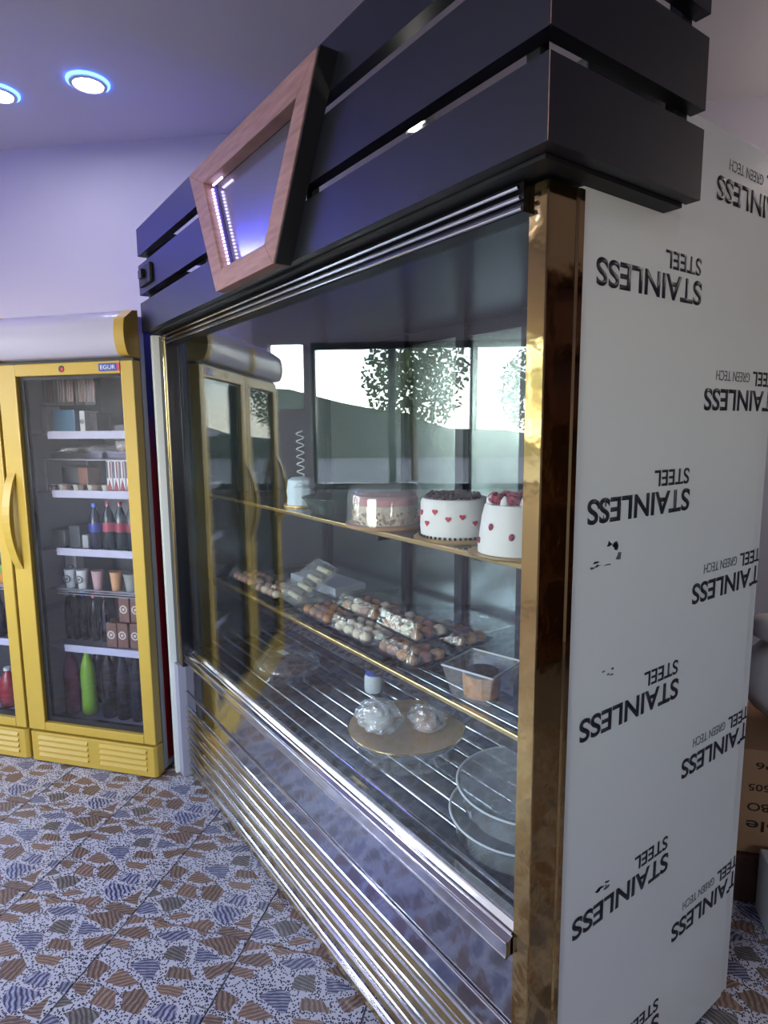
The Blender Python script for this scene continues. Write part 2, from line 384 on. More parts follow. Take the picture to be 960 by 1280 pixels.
# ceiling downlights
def downlight(p, label):
    t = thing('ceiling_downlight', label, 'ceiling light', (p.x, p.y, H - .016), 0, 'round ceiling downlights')
    B().lathe([(.058, .0), (.072, .002), (.076, .016), (.058, .016)], seg=40, caps=False).build('rim', 'white', t, smooth=True)
    B().lathe([(.0765, .006), (.082, .010), (.082, .0155), (.0765, .0155), (.0765, .006)], seg=40, caps=False).build('glow_ring', 'ring', t)
    B().lathe([(0, .004), (.057, .004), (.057, .012), (0, .012)], seg=40).build('diffuser', 'ledlamp', t)
for (u, v), lb in (((110, 102), 'round ceiling downlight with a blue glow ring over the gap between fridge and case'), ((-3, 115), 'round ceiling downlight with a blue glow ring over the yellow fridges')):
    downlight(onz(u, v, H), lb)
for s, q in ((-2.6, -1.1), (-1.0, -1.1), (.6, -1.4), (-2.6, -2.2), (-3.5, -.4)):  # unseen downlights, added to light the shop
    downlight(room(s, q, H), 'round ceiling downlight with a blue glow ring, added out of view to light the shop')

tb = thing('added_tube_lamp', 'hanging white tube lamp added out of view to brighten the ceiling near the wooden shelving', 'lamp', room(1.62, 1.7, 2.45), TH)  # unseen fill lamp, added to lift the ceiling and back wall
B().cyl((0, -.4, 0), (0, .4, 0), .016, 12).build('tube', 'filltube', tb, smooth=True)
for q in (-.41, .41): B().box((-.025, q - .012, -.025), (.025, q + .012, .025)).build('tube_socket', 'white', tb); B().cyl((0, q, .025), (0, q, H - 2.45), .003, 6).build('hanger', 'alu', tb)
cs = thing('led_light_strip', 'blue LED light strip along the top of the shopfront wall', 'light strip', room(SL + .004, .9, 2.74), TH)
B().box((0, -.62, 0), (.012, .62, .03)).build('channel', 'white', cs)
B().box((.0125, -.61, .004), (.018, .61, .026)).build('diffuser', 'cove', cs)

# ================================================================== DISPLAY CASE  (front y=0, right side x=0)
X0, X1, D = -1.85, 0.0, .736
CS = thing('display_case', 'tall glass cake display case with gold posts, black board fascia and white film side', 'display case')
P_ = lambda b, n_, mt, **k: b.build(n_, mt, CS, **k)
side = tag(P_(B().box((-.03, .0815, .02), (0, D, 1.996)), 'side_panel', 'film', bev=.002), 'white protective film printed STAINLESS STEEL upside down')
flange = tag(P_(B().box((-.03, D + .004, .02), (-.004, .772, 1.996)), 'rear_flange', 'film', bev=.002), 'narrow film-covered rear edge')
P_(B().prism([(-.035, 0), (-.002, 0), (0, .002), (0, .066), (.0035, .069), (.0035, .081), (-.03, .081), (-.03, .03), (-.035, .03)], 0, 1.806), 'corner_post', 'gold')
left = P_(B().box((-1.907, -.045, 0), (-1.884, D, 1.81)), 'side_panel', 'film', bev=.002)
P_(B().box((-1.883, -.03, 0), (-1.838, .03, .49)), 'corner_post', 'greyp', bev=.002)
P_(B().box((-1.883, -.02, .491), (-1.80, .03, 1.806)), 'corner_post', 'alu', bev=.003)
P_(B().cyl((-1.822, -.021, .50), (-1.822, -.021, 1.80), .004, 8), 'post_bead', 'goldtrim', smooth=True)
def rot180(y, z, x=.0006):   # text X -> -y, text Y -> -z, text Z -> +x
    return Matrix(((0, 0, 1, x), (-1, 0, 0, y), (0, -1, 0, z), (0, 0, 0, 1)))
for zc in (1.694, 1.306, .917, .528, .14):
    lettering('printed_word', 'STAINLESS', .322, .044, 'ink', side, rot180(.440, zc + .022), .022)
    lettering('printed_word', 'STEEL', .120, .031, 'ink', side, rot180(.434, zc + .062), .014)
CL = ((0, D, 0), (0, 1, 0)); CF = ((0, .771, 0), (0, 1, 0))
for zc in (1.892, 1.500, 1.106, .722, .333):
    lettering('printed_word', 'STAINLESS', .322, .044, 'ink', side, rot180(.795, zc + .022), .020, CL)
    lettering('printed_word', 'STEEL', .120, .031, 'ink', side, rot180(.789, zc + .062), .014, CL)
    lettering('printed_word', 'GREEN TECH', .14, .020, 'ink2', side, rot180(.655, zc + .058), -.004)
    lettering('printed_word', 'STA', .10, .044, 'ink', flange, rot180(.80, zc + .022, -.0034), .012, CF)
    lettering('printed_word', 'STE', .07, .031, 'ink', flange, rot180(.795, zc + .062, -.0034), .008, CF)
rr = random.Random(5)
for u, v, wd, hg in ((766, 690, .05, .035), (752, 706, .06, .012), (760, 841, .03, .012), (752, 640, .02, .03), (752, 1112, .05, .018), (760, 1103, .02, .012)):
    r = ray(u, v); p = CAM + r * (-CAM.x / r.x)
    for k in range(4):
        c = (p.y + (rr.random() - .5) * wd, p.z + (rr.random() - .5) * hg); pts = []
        n_ = 7
        for j in range(n_):
            a = 6.28 * j / n_; q = (.3 + .7 * rr.random()) * .5
            pts.append((c[0] + q * wd * .45 * math.cos(a), c[1] + q * hg * .5 * math.sin(a)))
        B().prism(pts, .0001, .0005, 'x').build('film_tear', 'ink2' if k % 2 else 'ink', side)

# fascia boards
BZ = ((1.8185, 1.9277), (1.9565, 2.0649), (2.0993, 2.1974))
for z0, z1 in BZ:
    P_(B().prism([(-1.907, -.074), (.0585, -.074), (.0335, -.048), (-1.907, -.048)], z0, z1), 'fascia_board', 'laminate')
    fb = P_(B().prism([(.0592, -.0733), (.0592, .309), (.0345, .309), (.0345, -.0477)], z0, z1), 'fascia_board', 'laminate')
    B().prism([(.0587, -.0745), (.0597, -.0745), (.0597, -.0735), (.0592, -.0734)], z0 + .001, z1 - .001).build('worn_edge', 'wood', fb)
    P_(B().box((-1.907, -.0475, z0), (-1.882, .30, z1)), 'fascia_board', 'laminate', bev=.0012)
for x in (.008, -.62, -1.25, -1.872):
    P_(B().box((x - .012, -.0475, 1.82), (x + .012, -.030, 2.19)), 'batten', 'blackm')
P_(B().box((.012, .27, 1.82), (.0335, .30, 2.19)), 'batten', 'blackm')
P_(B().box((-1.90, -.047, 1.8125), (.033, .30, 1.8195)), 'soffit', 'blackm')
P_(B().box((-1.883, .031, 1.79), (-.031, D, 1.812)), 'top_panel', 'insteel')
# header rail with chrome tracks
P_(B().box((-1.838, -.012, 1.768), (-.036, .030, 1.8115)), 'header_rail', 'alu')
for z, y in ((1.772, -.016), (1.786, -.020), (1.800, -.024)):
    P_(B().cyl((-1.838, y, z), (-.036, y, z), .0035, 8), 'header_track', 'chrome', smooth=True)
# front glass
P_(B().box((-1.80, .004, .580), (-.036, .010, 1.770)), 'glass_pane', 'glass')
# sill rail under the glass
P_(B().prism([(-.012, .518), (-.014, .522), (-.014, .543), (-.010, .547), (.000, .553), (.002, .556), (.010, .568), (.012, .572), (.012, .580), (.03, .580), (.03, .518)], -1.868, -.038, 'x'), 'sill_rail', 'chrome')
P_(B().cyl((-1.868, -.013, .547), (-.038, -.013, .547), .003, 8), 'sill_bead', 'chrome', smooth=True)
P_(B().cyl((-1.868, .001, .559), (-.038, .001, .559), .003, 8), 'sill_bead', 'chrome', smooth=True)
P_(B().cyl((-1.868, -.013, .519), (-.038, -.013, .519), .0035, 8), 'sill_bead', 'chrome', smooth=True)
# base panel with chrome and gold horizontal mouldings
P_(B().box((-1.837, .002, .015), (-.036, .020, .5175)), 'base_panel', 'steel')
P_(B().cyl((-1.85, -.0015, .372), (-.036, -.0015, .372), .0035, 8), 'moulding', 'chrome', smooth=True)
for i, z in enumerate((.302, .258, .208, .155, .108, .048)):
    P_(B().prism([(.0025, z + .007), (-.004, z + .005), (-.006, z), (-.004, z - .005), (.0025, z - .007)], -1.837, -.036, 'x'), 'moulding', 'chrome')
    P_(B().prism([(.0025, z - .008), (-.002, z - .010), (-.002, z - .026), (.0025, z - .028)], -1.837, -.036, 'x'), 'moulding', 'goldtrim')
P_(B().box((-1.80, .03, 0), (-.06, .70, .05)), 'plinth', 'blackm')
# interior
P_(B().box((-1.883, .031, .05), (-1.855, D, 1.789)), 'inner_panel', 'insteel')
P_(B().box((-.045, .04, .05), (-.0305, D, 1.789)), 'inner_panel', 'insteel')
P_(B().box((-1.854, .031, .50), (-.046, .70, .530)), 'deck', 'darksteel')
for k in range(11):
    y = .075 + k * .058
    P_(B().cyl((-1.85, y, .548), (-.048, y, .548), .0075, 10), 'deck_rod', 'chrome', smooth=True)
for x in (-1.83, -.62, -.07): P_(B().box((x - .008, .05, .531), (x + .008, .68, .540)), 'deck_bar', 'alu')
for z in (1.19, .84):
    sh = P_(B().box((-1.852, .148, z - .008), (-.047, .66, z)), 'glass_shelf', 'shelfglass')
    B().box((-1.852, .134, z - .012), (-.047, .1475, z)).build('shelf_trim', 'goldtrim', sh, bev=.002)
    if z < 1: B().box((-1.852, .140, z - .040), (-.047, .150, z - .0125)).build('shelf_rail', 'tray', sh)
    for x in (-1.83, -1.25, -.66, -.07): B().box((x - .006, .15, z - .030), (x + .006, .66, z - .009)).build('shelf_bracket', 'alu', sh)
for x in (-1.235, -.645): P_(B().box((x - .012, .675, .532), (x + .012, .695, 1.788)), 'shelf_upright', 'alu')
for k, (a, b, y) in enumerate(((-1.853, -.93, .700), (-.97, -.047, .718))):
    dr = P_(B().box((a + .04, y + .004, .57), (b - .04, y + .010, 1.75)), 'rear_door', 'insteel')
    for lo, hi in (((a, y, .531), (a + .04, y + .016, 1.788)), ((b - .04, y, .531), (b, y + .016, 1.788)), ((a + .04, y, .531), (b - .04, y + .016, .57)), ((a + .04, y, 1.75), (b - .04, y + .016, 1.788))):
        B().box(lo, hi).build('door_rail', 'alu', dr)
for zc in (1.0, .70):
    lettering('printed_word', 'STEEL', .10, .03, 'ink', CS, Matrix(((1, 0, 0, -.93), (0, 0, -1, .7175 - .018), (0, 1, 0, zc), (0, 0, 0, 1))), .008)

# wooden trapezoid sign with LED strip
yo, yi = -.116, -.0745
OUT = [(-1.183, 2.154), (-.456, 2.154), (-.669, 1.811), (-1.017, 1.811)]
INN = [(-1.072, 2.100), (-.545, 2.100), (-.712, 1.862), (-.972, 1.862)]
sp = P_(B().prism([(-1.10, 2.115), (-.52, 2.115), (-.70, 1.85), (-.985, 1.85)], yi - .008, yi, 'y'), 'sign_panel', 'mirror')
for k in range(4):
    a, b = OUT[k], OUT[(k + 1) % 4]; c, d = INN[(k + 1) % 4], INN[k]
    B().prism([a, b, c, d], yo, yi - .0085, 'y').build('frame_rail', 'wood', sp, bev=.002)
cx = sum(p[0] for p in OUT) / 4; cz = sum(p[1] for p in OUT) / 4
for k in (1,):   # dark outer edge
    a, b = OUT[1], OUT[2]; dx = .006
    B().prism([(a[0] + .001, a[1]), (a[0] + .001 + dx, a[1]), (b[0] + .001 + dx, b[1]), (b[0] + .001, b[1])], yo + .003, yi, 'y').build('frame_edge', 'blackm', sp)
ledm = B().box((-.0035, -.002, -.002), (.0035, .002, .002)).mesh('led', 'ledw')
def leds(a, b, n_):
    for k in range(n_):
        f = (k + .5) / n_; inst('led', ledm, sp, (a[0] + (b[0] - a[0]) * f, yi - .022, a[1] + (b[1] - a[1]) * f))
leds((-1.060, 2.088), (-.966, 1.872), 22); leds((-1.055, 2.093), (-.985, 2.093), 5)
B().prism([(-1.069, 2.098), (-1.062, 2.098), (-.964, 1.864), (-.970, 1.864)], yi - .016, yi - .009, 'y').build('led_tape', 'violet', sp)
# switch box on the middle board, LED lamp and blue LED strip behind the fascia
sw = P_(B().box((-1.86, -.088, 1.975), (-1.715, -.0745, 2.042)), 'switch_box', 'blackm', bev=.004)
B().box((-1.81, -.104, 1.995), (-1.765, -.0885, 2.025)).build('rocker', 'tray', sw, bev=.003)
lp = ony(525, 158, .04)
lm = P_(B().box((lp.x - .03, .03, lp.z - .006), (lp.x + .03, .055, lp.z + .02)), 'led_lamp', 'white')
B().ball((lp.x, .030, lp.z), (.022, .008, .010)).build('lamp_lens', 'lens', lm, smooth='all')
ls = P_(B().box((-1.911, .02, 2.00), (-1.9075, .29, 2.02)), 'blue_led_strip', 'white')
B().box((-1.914, .025, 2.003), (-1.9112, .285, 2.017)).build('blue_led', 'ledblue', ls)

# ================================================================== GOODS IN THE CASE
def cake_hearts():
    p = onz(568, 672, 1.19); t = thing('cake', 'white round cream cake with red hearts on its side and crumbs on top', 'cake', (p.x, p.y, 1.1905))
    B().lathe([(0, 0), (.095, 0), (.097, .003), (.093, .006), (0, .006)], seg=40).build('cake_board', 'goldboard', t, smooth=True)
    B().lathe([(0, .0065), (.079, .0065), (.081, .03), (.080, .088), (.076, .096), (0, .097)], seg=48).build('sponge', 'cream', t, smooth=True)
    cb = B(); r_ = random.Random(2)
    for k in range(110):
        a = r_.random() * 6.28; d = .066 * r_.random() ** .5
        cb.ball((d * math.cos(a), d * math.sin(a), .099 + .004 * r_.random()), .004 + .004 * r_.random(), 6, 4, .2, r_)
    tag(cb.build('crumbs', 'choc', t), kind='stuff')
    bd = B().ball((0, 0, 0), .0035, 8, 5).mesh('bead', 'choc', True)
    for k in range(44): a = 6.28 * k / 44; inst('bead', bd, t, (.083 * math.cos(a), .083 * math.sin(a), .010))
    hp_ = []
    for k in range(20):
        a = 6.28 * k / 20; hp_.append((16 * math.sin(a) ** 3 / 17, (13 * math.cos(a) - 5 * math.cos(2 * a) - 2 * math.cos(3 * a) - math.cos(4 * a)) / 17))
    hm = B().prism([(x * .0072, z * .0072) for x, z in hp_], -.002, .001, 'y').mesh('heart', 'red')
    for ang, z in ((-75, .07), (-92, .042), (-52, .055), (-30, .06), (-110, .065), (-8, .045), (-130, .05), (20, .06), (60, .05), (110, .06), (160, .05), (200, .06)):
        a = math.radians(ang); inst('heart', hm, t, (.0815 * math.cos(a), .0815 * math.sin(a), z), (0, 0, a + math.pi / 2))
cake_hearts()
def cake_roses():
    p = onz(641, 692, 1.19); t = thing('cake', 'white cream cake topped with dark red roses beside the gold post', 'cake', (p.x, p.y, 1.1905))
    B().lathe([(0, 0), (.088, 0), (.092, .004), (0, .005)], seg=40, wob=lambda a: .025 * math.cos(a * 20)).build('cake_board', 'goldboard', t)
    B().lathe([(0, .0055), (.072, .0055), (.072, .02), (.064, .08), (.058, .104), (0, .106)], seg=48).build('sponge', 'cream', t, smooth=True)
    rm = B(); r_ = random.Random(9)
    for k in range(7):
        a = k * 2.4; d = .0016 * k
        rm.lathe([(0, 0), (.006, .001), (.010, .007), (.008, .012)], (d * math.cos(a), d * math.sin(a), .001 * (7 - k)), 10, caps=False)
    rme = rm.mesh('rose', 'rose', True)
    for k in range(7): a = 6.28 * k / 7; inst('rose', rme, t, (.040 * math.cos(a), .040 * math.sin(a), .106), (.2 * math.sin(a), .2, a))
    inst('rose', rme, t, (0, 0, .108))
    pt = B().ball((0, 0, 0), (.006, .0025, .0075), 8, 6).mesh('petal', 'rose', True)
    for ang, z in ((-88, .062), (-120, .03), (-50, .045), (-20, .07), (30, .03), (100, .05)):
        a = math.radians(ang); r = .071 - .1 * max(0, z - .03); inst('petal', pt, t, (r * math.cos(a), r * math.sin(a), z), (0, .3, a + math.pi / 2))
    swirl = B().lathe([(0, 0), (.010, 0), (.008, .010), (.002, .018), (0, .018)], seg=10).mesh('cream_swirl', 'cream', True)
    for k in range(8): a = 6.28 * (k + .5) / 8; inst('cream_swirl', swirl, t, (.050 * math.cos(a), .050 * math.sin(a), .105))
cake_roses()
def cake_dome():
    p = onz(482, 656, 1.19); t = thing('cake', 'pink glazed cake with nut crust under a clear plastic dome', 'cake', (p.x, p.y, 1.1905))
    B().lathe([(0, 0), (.108, 0), (.108, .008), (0, .008)], seg=40).build('cake_board', 'carton', t, smooth=True)
    B().lathe([(0, .0085), (.086, .0085), (.086, .072), (.080, .078), (0, .078)], seg=48).build('sponge', 'cookie2', t, smooth=True)
    B().lathe([(.087, .058), (.088, .075), (.081, .082), (0, .083)], seg=48, caps=False, wob=lambda a: .01 * math.sin(9 * a)).build('glaze', 'pink', t, smooth=True)
    nb = B(); r_ = random.Random(4)
    for k in range(120):
        a = r_.random() * 6.28; nb.ball((.087 * math.cos(a), .087 * math.sin(a), .012 + .03 * r_.random() ** 2), .004, 5, 4, .2, r_)
    tag(nb.build('nut_crust', 'cookie', t), kind='stuff')
    B().lathe([(.106, .0085), (.102, .08), (.096, .102), (.082, .114), (0, .116)], seg=48, caps=False).build('dome_lid', 'milky', t, smooth='all')
cake_dome()
def cake_small():
    p = onz(357, 634, 1.19); t = thing('cake', 'small tall pale blue cream cake beside the green dish', 'cake', (p.x, p.y + .06, 1.1905))
    B().lathe([(0, 0), (.06, 0), (.06, .005), (0, .005)], seg=32).build('cake_board', 'goldboard', t, smooth=True)
    B().lathe([(0, .0055), (.048, .0055), (.046, .03), (.048, .05), (.043, .088), (.03, .096), (0, .098)], seg=40, wob=lambda a: .03 * math.sin(11 * a)).build('sponge', 'creamb', t, smooth=True)
    # coiled ribbon standing on it
    path = [(.012 * math.cos(k * .55), .012 * math.sin(k * .55), .098 + .0022 * k) for k in range(70)]
    B().tube(path, .0022, 6).build('ribbon', 'jarw', t, smooth=True)
cake_small()
p = onz(402, 642, 1.19); t = thing('serving_dish', 'dark green plastic dish with cellophane between the dome cake and pale blue cake', 'dish', (p.x, p.y + .05, 1.1905))
B().lathe([(0, .001), (.075, .001), (.098, .045), (.104, .047), (.104, .050), (.097, .049), (.073, .005), (0, .005)], seg=40).build('bowl', 'green', t, smooth='all')
r_ = random.Random(8); wb = B(); g = 9; vs = []
for i in range(g):
    for j in range(g):
        x, y = (i / (g - 1) - .5) * .22, (j / (g - 1) - .5) * .18; vs.append((x, y, .066 + .025 * r_.random()))
wb.add(vs, [(i * g + j, (i + 1) * g + j, (i + 1) * g + j + 1, i * g + j + 1) for i in range(g - 1) for j in range(g - 1)]); wb.build('cellophane', 'plastic', t)

# pastry boxes (clear clamshells on the lower shelf)
BXW, BXD, BXH = .19, .125, .052
def clam_meshes():
    b = B(); w_, d_ = BXW / 2, BXD / 2
    b.add([(-w_ + .01, -d_ + .01, 0), (w_ - .01, -d_ + .01, 0), (w_ - .01, d_ - .01, 0), (-w_ + .01, d_ - .01, 0), (-w_, -d_, .014), (w_, -d_, .014), (w_, d_, .014), (-w_, d_, .014)],
          [(0, 1, 2, 3), (0, 1, 5, 4), (1, 2, 6, 5), (2, 3, 7, 6), (3, 0, 4, 7)])
    tray = b.mesh('tray', 'tray')
    b = B(); w2, d2 = w_ - .012, d_ - .012
    b.add([(-w_, -d_, .0145), (w_, -d_, .0145), (w_, d_, .0145), (-w_, d_, .0145), (-w2, -d2, BXH), (w2, -d2, BXH), (w2, d2, BXH), (-w2, d2, BXH), (-w_ - .006, -d_ - .006, .0145), (w_ + .006, -d_ - .006, .0145), (w_ + .006, d_ + .006, .0145), (-w_ - .006, d_ + .006, .0145)],
          [(4, 5, 6, 7), (0, 1, 5, 4), (1, 2, 6, 5), (2, 3, 7, 6), (3, 0, 4, 7), (8, 9, 1, 0), (9, 10, 2, 1), (10, 11, 3, 2), (11, 8, 0, 3)])
    return tray, b.mesh('lid', 'plastic')
TRAY, LID = clam_meshes()
PAST = []
for k, mt in enumerate(('cookie', 'cookie2', 'cookie3', 'cookie2', 'caramel')):
    b = B(); r_ = random.Random(k)
    b.ball((0, 0, .014), (.021, .017, .015), 10, 7, .10, r_); PAST.append(b.mesh('pastry', mt, True))
NAMES = ('walnut-brown', 'pale coconut', 'pinkish brown', 'pale coconut', 'caramel')
def clamshell(x, y, z, rz, kinds, label, where, tilt=0):
    t = thing('pastry_box', label, 'food box', (x, y, z), rz, 'clear pastry boxes on the lower shelf')
    if tilt: t.rotation_euler = (0, tilt, rz)
    inst('tray', TRAY, t); inst('lid', LID, t)
    mw = Matrix.Translation((x, y, z)) @ t.rotation_euler.to_matrix().to_4x4()
    rr_ = random.Random(int(x * 1000))
    for i in range(4):
        for j in range(3):
            k = kinds[(i + j * (len(kinds) > 2)) % len(kinds)]
            o = inst('pastry', PAST[k], None, mw @ Vector((-.066 + i * .044 + rr_.uniform(-.003, .003), -.038 + j * .038, .0025)), (0, tilt, rz + rr_.uniform(-.4, .4)))
            tag(o, f'small {NAMES[k]} pastry in {where}', 'pastry', f'{NAMES[k]} pastries in {where}')
zb = .8405
BX = [(-1.65, .235, 0, 0, (2, 0), 'clear pastry box at the dim end of the lower shelf by the side wall', 'the pastry box at the dim end of the lower shelf'),
      (-1.42, .230, 0, .03, (2, 1), 'clear pastry box under the leaning box of wafers', 'the box under the leaning wafer box'),
      (-1.06, .235, 0, -.03, (4, 0, 2), 'clear pastry box with orange-brown pastries left of the two-high stack', 'the box left of the two-high stack'),
      (-.845, .232, 0, .02, (3, 1), 'clear box of pale coconut pastries at the bottom of the stack', 'the bottom box of pale pastries'),
      (-.630, .236, 0, -.02, (0, 2, 4), 'clear pastry box at the bottom of the stack toward the square tub', 'the bottom box toward the square tub'),
      (-.870, .275, 1, .04, (0, 1, 2), 'clear pastry box of mixed pale and brown pastries on top of the stack', 'the top box of mixed pastries'),
      (-.655, .268, 1, -.04, (0, 2, 1), 'clear pastry box on top of the stack toward the square tub', 'the top box toward the square tub'),
      (-.66, .42, 0, .02, (2, 4), 'clear pastry box behind the stack near the rear door', 'the box behind the stack')]
for x, y, lv, rz, kinds, lb, wh in BX: clamshell(x, y, zb + lv * (BXH + .001), rz, kinds, lb, wh)
# leaning box of wafer rolls
t = thing('pastry_box', 'clear box of pale striped wafer rolls leaning on the other boxes', 'food box', (-1.238, .275, .899), 0, 'clear pastry boxes on the lower shelf')
t.rotation_euler = (0, math.radians(-33), math.radians(84))
LID2 = LID.copy(); LID2.materials[0] = M['milky']; inst('lid', LID2, t); tb = B().box((-.085, -.052, .001), (.085, .052, .006)).build('tray', 'milky', t)
mw = Matrix.Translation(t.location) @ t.rotation_euler.to_matrix().to_4x4()
for k in range(7):
    o = B().cyl((0, -.045, 0), (0, .045, 0), .0095, 10).build('wafer_roll', 'darkroll' if k % 2 else 'roll', None, smooth=True)
    o.location = mw @ Vector((-.068 + k * .0225, 0, .0165)); o.rotation_euler = t.rotation_euler
    tag(o, ('dark' if k % 2 else 'pale') + ' wafer roll in the leaning clear box', 'wafer roll', ('dark' if k % 2 else 'pale') + ' wafer rolls in the leaning box')
# white carton lid at the back left and a plastic lid
bx = thing('flat_carton', 'white glossy flat carton lying behind the leaning wafer box', 'carton', (-1.40, .43, .8405), .05)
B().box((-.16, -.07, 0), (.16, .07, .035)).build('carton_panel', 'jarw', bx, bev=.004)
# square tub with cake
p = onz(602, 868, .84); t = thing('food_tub', 'clear square plastic tub holding a caramel cake at the shelf end', 'food tub', (p.x, p.y, .8405), .25)
b = B(); a0, a1, hh = .048, .066, .075
b.add([(-a0, -a0, 0), (a0, -a0, 0), (a0, a0, 0), (-a0, a0, 0), (-a1, -a1, hh), (a1, -a1, hh), (a1, a1, hh), (-a1, a1, hh)], [(0, 1, 2, 3), (0, 1, 5, 4), (1, 2, 6, 5), (2, 3, 7, 6), (3, 0, 4, 7)])
b.build('tub_wall', 'milky', t)
pth = [(-a1, -a1, hh), (a1, -a1, hh), (a1, a1, hh), (-a1, a1, hh), (-a1, -a1, hh)]
for k in range(4): B().cyl(pth[k], pth[k + 1], .0022, 8).build('tub_rim', 'jarw', t, smooth=True)
ck = thing('small_cake', 'small round caramel cake with chocolate top inside the square tub', 'cake', (p.x, p.y, .842))
B().lathe([(0, 0), (.040, 0), (.044, .045), (.042, .05), (0, .05)], seg=32, wob=lambda a: .03 * math.sin(14 * a)).build('sponge', 'caramel', ck, smooth=True)
B().lathe([(0, .0505), (.041, .0505), (.038, .057), (0, .058)], seg=32).build('topping', 'choc', ck, smooth=True)

# deck goods
ZD = .556
p = onz(468, 863, ZD); t = thing('squeeze_jar', 'small white plastic jar with a blue cap standing on the deck rods', 'jar', (p.x, p.y, ZD))
B().lathe([(0, 0), (.030, 0), (.034, .006), (.034, .05), (.030, .058), (.026, .06), (0, .06)], seg=28).build('jar_body', 'jarw', t, smooth=True)
B().lathe([(0, .0605), (.030, .0605), (.030, .092), (.027, .095), (0, .095)], seg=28).build('cap', 'bluecap', t, smooth=True)
pc = onz(508, 940, ZD)
t = thing('cake_container', 'low clear round container carrying the gold plate', 'container', (pc.x, pc.y, ZD))
B().lathe([(0, .001), (.125, .001), (.135, .01), (.14, .052), (.146, .054)], seg=48, caps=False).build('container_wall', 'milky', t, smooth='all')
B().lathe([(0, .053), (.139, .053), (.139, .055), (0, .055)], seg=48).build('container_lid', 'plastic', t, smooth='all')
ZP = ZD + .0575
t = thing('gold_plate', 'round gold plate with rippled texture holding wrapped cream pastries', 'plate', (pc.x, pc.y, ZP))
B().lathe([(0, 0), (.10, 0), (.125, .006), (.158, .020), (.160, .022), (.157, .0235), (.122, .010), (.10, .004), (0, .004)], seg=64).build('dish', 'plate', t, smooth='all')
B().lathe([(.157, .0215), (.160, .0238), (.163, .0215), (.160, .0195), (.157, .0215)], seg=64, caps=False).build('plate_rim', 'goldtrim', t, smooth='all')
def bundle(x, y, z, r, seed, label, core):
    t = thing('wrapped_pastry', label, 'pastry', (x, y, z)); r_ = random.Random(seed)
    B().ball((0, 0, r * .55), (r * .8, r * .62, r * .5), 14, 10, .06, r_).build('pastry_body', core, t, smooth='all')
    B().ball((0, 0, r * .62), (r * 1.1, r * .92, r * .62), 22, 13, .16, r_).build('film_wrap', 'wrap', t)
dv = R.xy.normalized()
bundle(pc.x - dv.x * .075, pc.y - dv.y * .075, ZP + .011, .062, 1, 'white cream pastry in crumpled clear film on the gold plate', 'cream')
bundle(pc.x + dv.x * .055, pc.y + dv.y * .055, ZP + .0095, .052, 2, 'brown pastry in crumpled clear film on the gold plate', 'caramel')
pb = onz(650, 1045, ZD)
pb.y = max(pb.y, .20)
for k, lb in ((0, 'large round clear cake container beside the gold post, lower of two'), (1, 'large round clear cake container with stretched film top, upper of two')):
    t = thing('cake_container', lb, 'container', (pb.x + .012 * k, pb.y + .01 * k, ZD + .066 * k), 0, 'large round clear cake containers')
    B().lathe([(0, .001), (.128, .001), (.140, .008), (.148, .060), (.153, .062)], seg=56, caps=False).build('container_wall', 'cloudy', t, smooth='all')
    B().lathe([(0, .058), (.140, .058), (.150, .0625), (.153, .0645)], seg=56, caps=False).build('film_top' if k else 'container_lid', 'filmtop', t, smooth='all')
    B().lathe([(.151, .0625), (.154, .0655), (.157, .0625), (.154, .060), (.151, .0625)], seg=56, caps=False).build('container_rim', 'jarw', t, smooth='all')
p = onz(350, 850, ZD); t = thing('dome_container', 'clear domed takeaway container with a white tag at the far end of the deck', 'container', (p.x - .04, p.y + .05, ZD), .1)
B().lathe([(0, .001), (.10, .001), (.118, .03), (.122, .032), (.115, .05), (.085, .078), (0, .085)], seg=40, caps=False).build('container_shell', 'plastic', t, smooth='all')
B().box((-.02, -.03, .0855), (.03, -.005, .0865)).build('paper_tag', 'paper', t)
B().ball((0, 0, .03), (.085, .08, .026), 16, 8, .15, random.Random(3)).build('filling', 'choc', t, smooth='all')

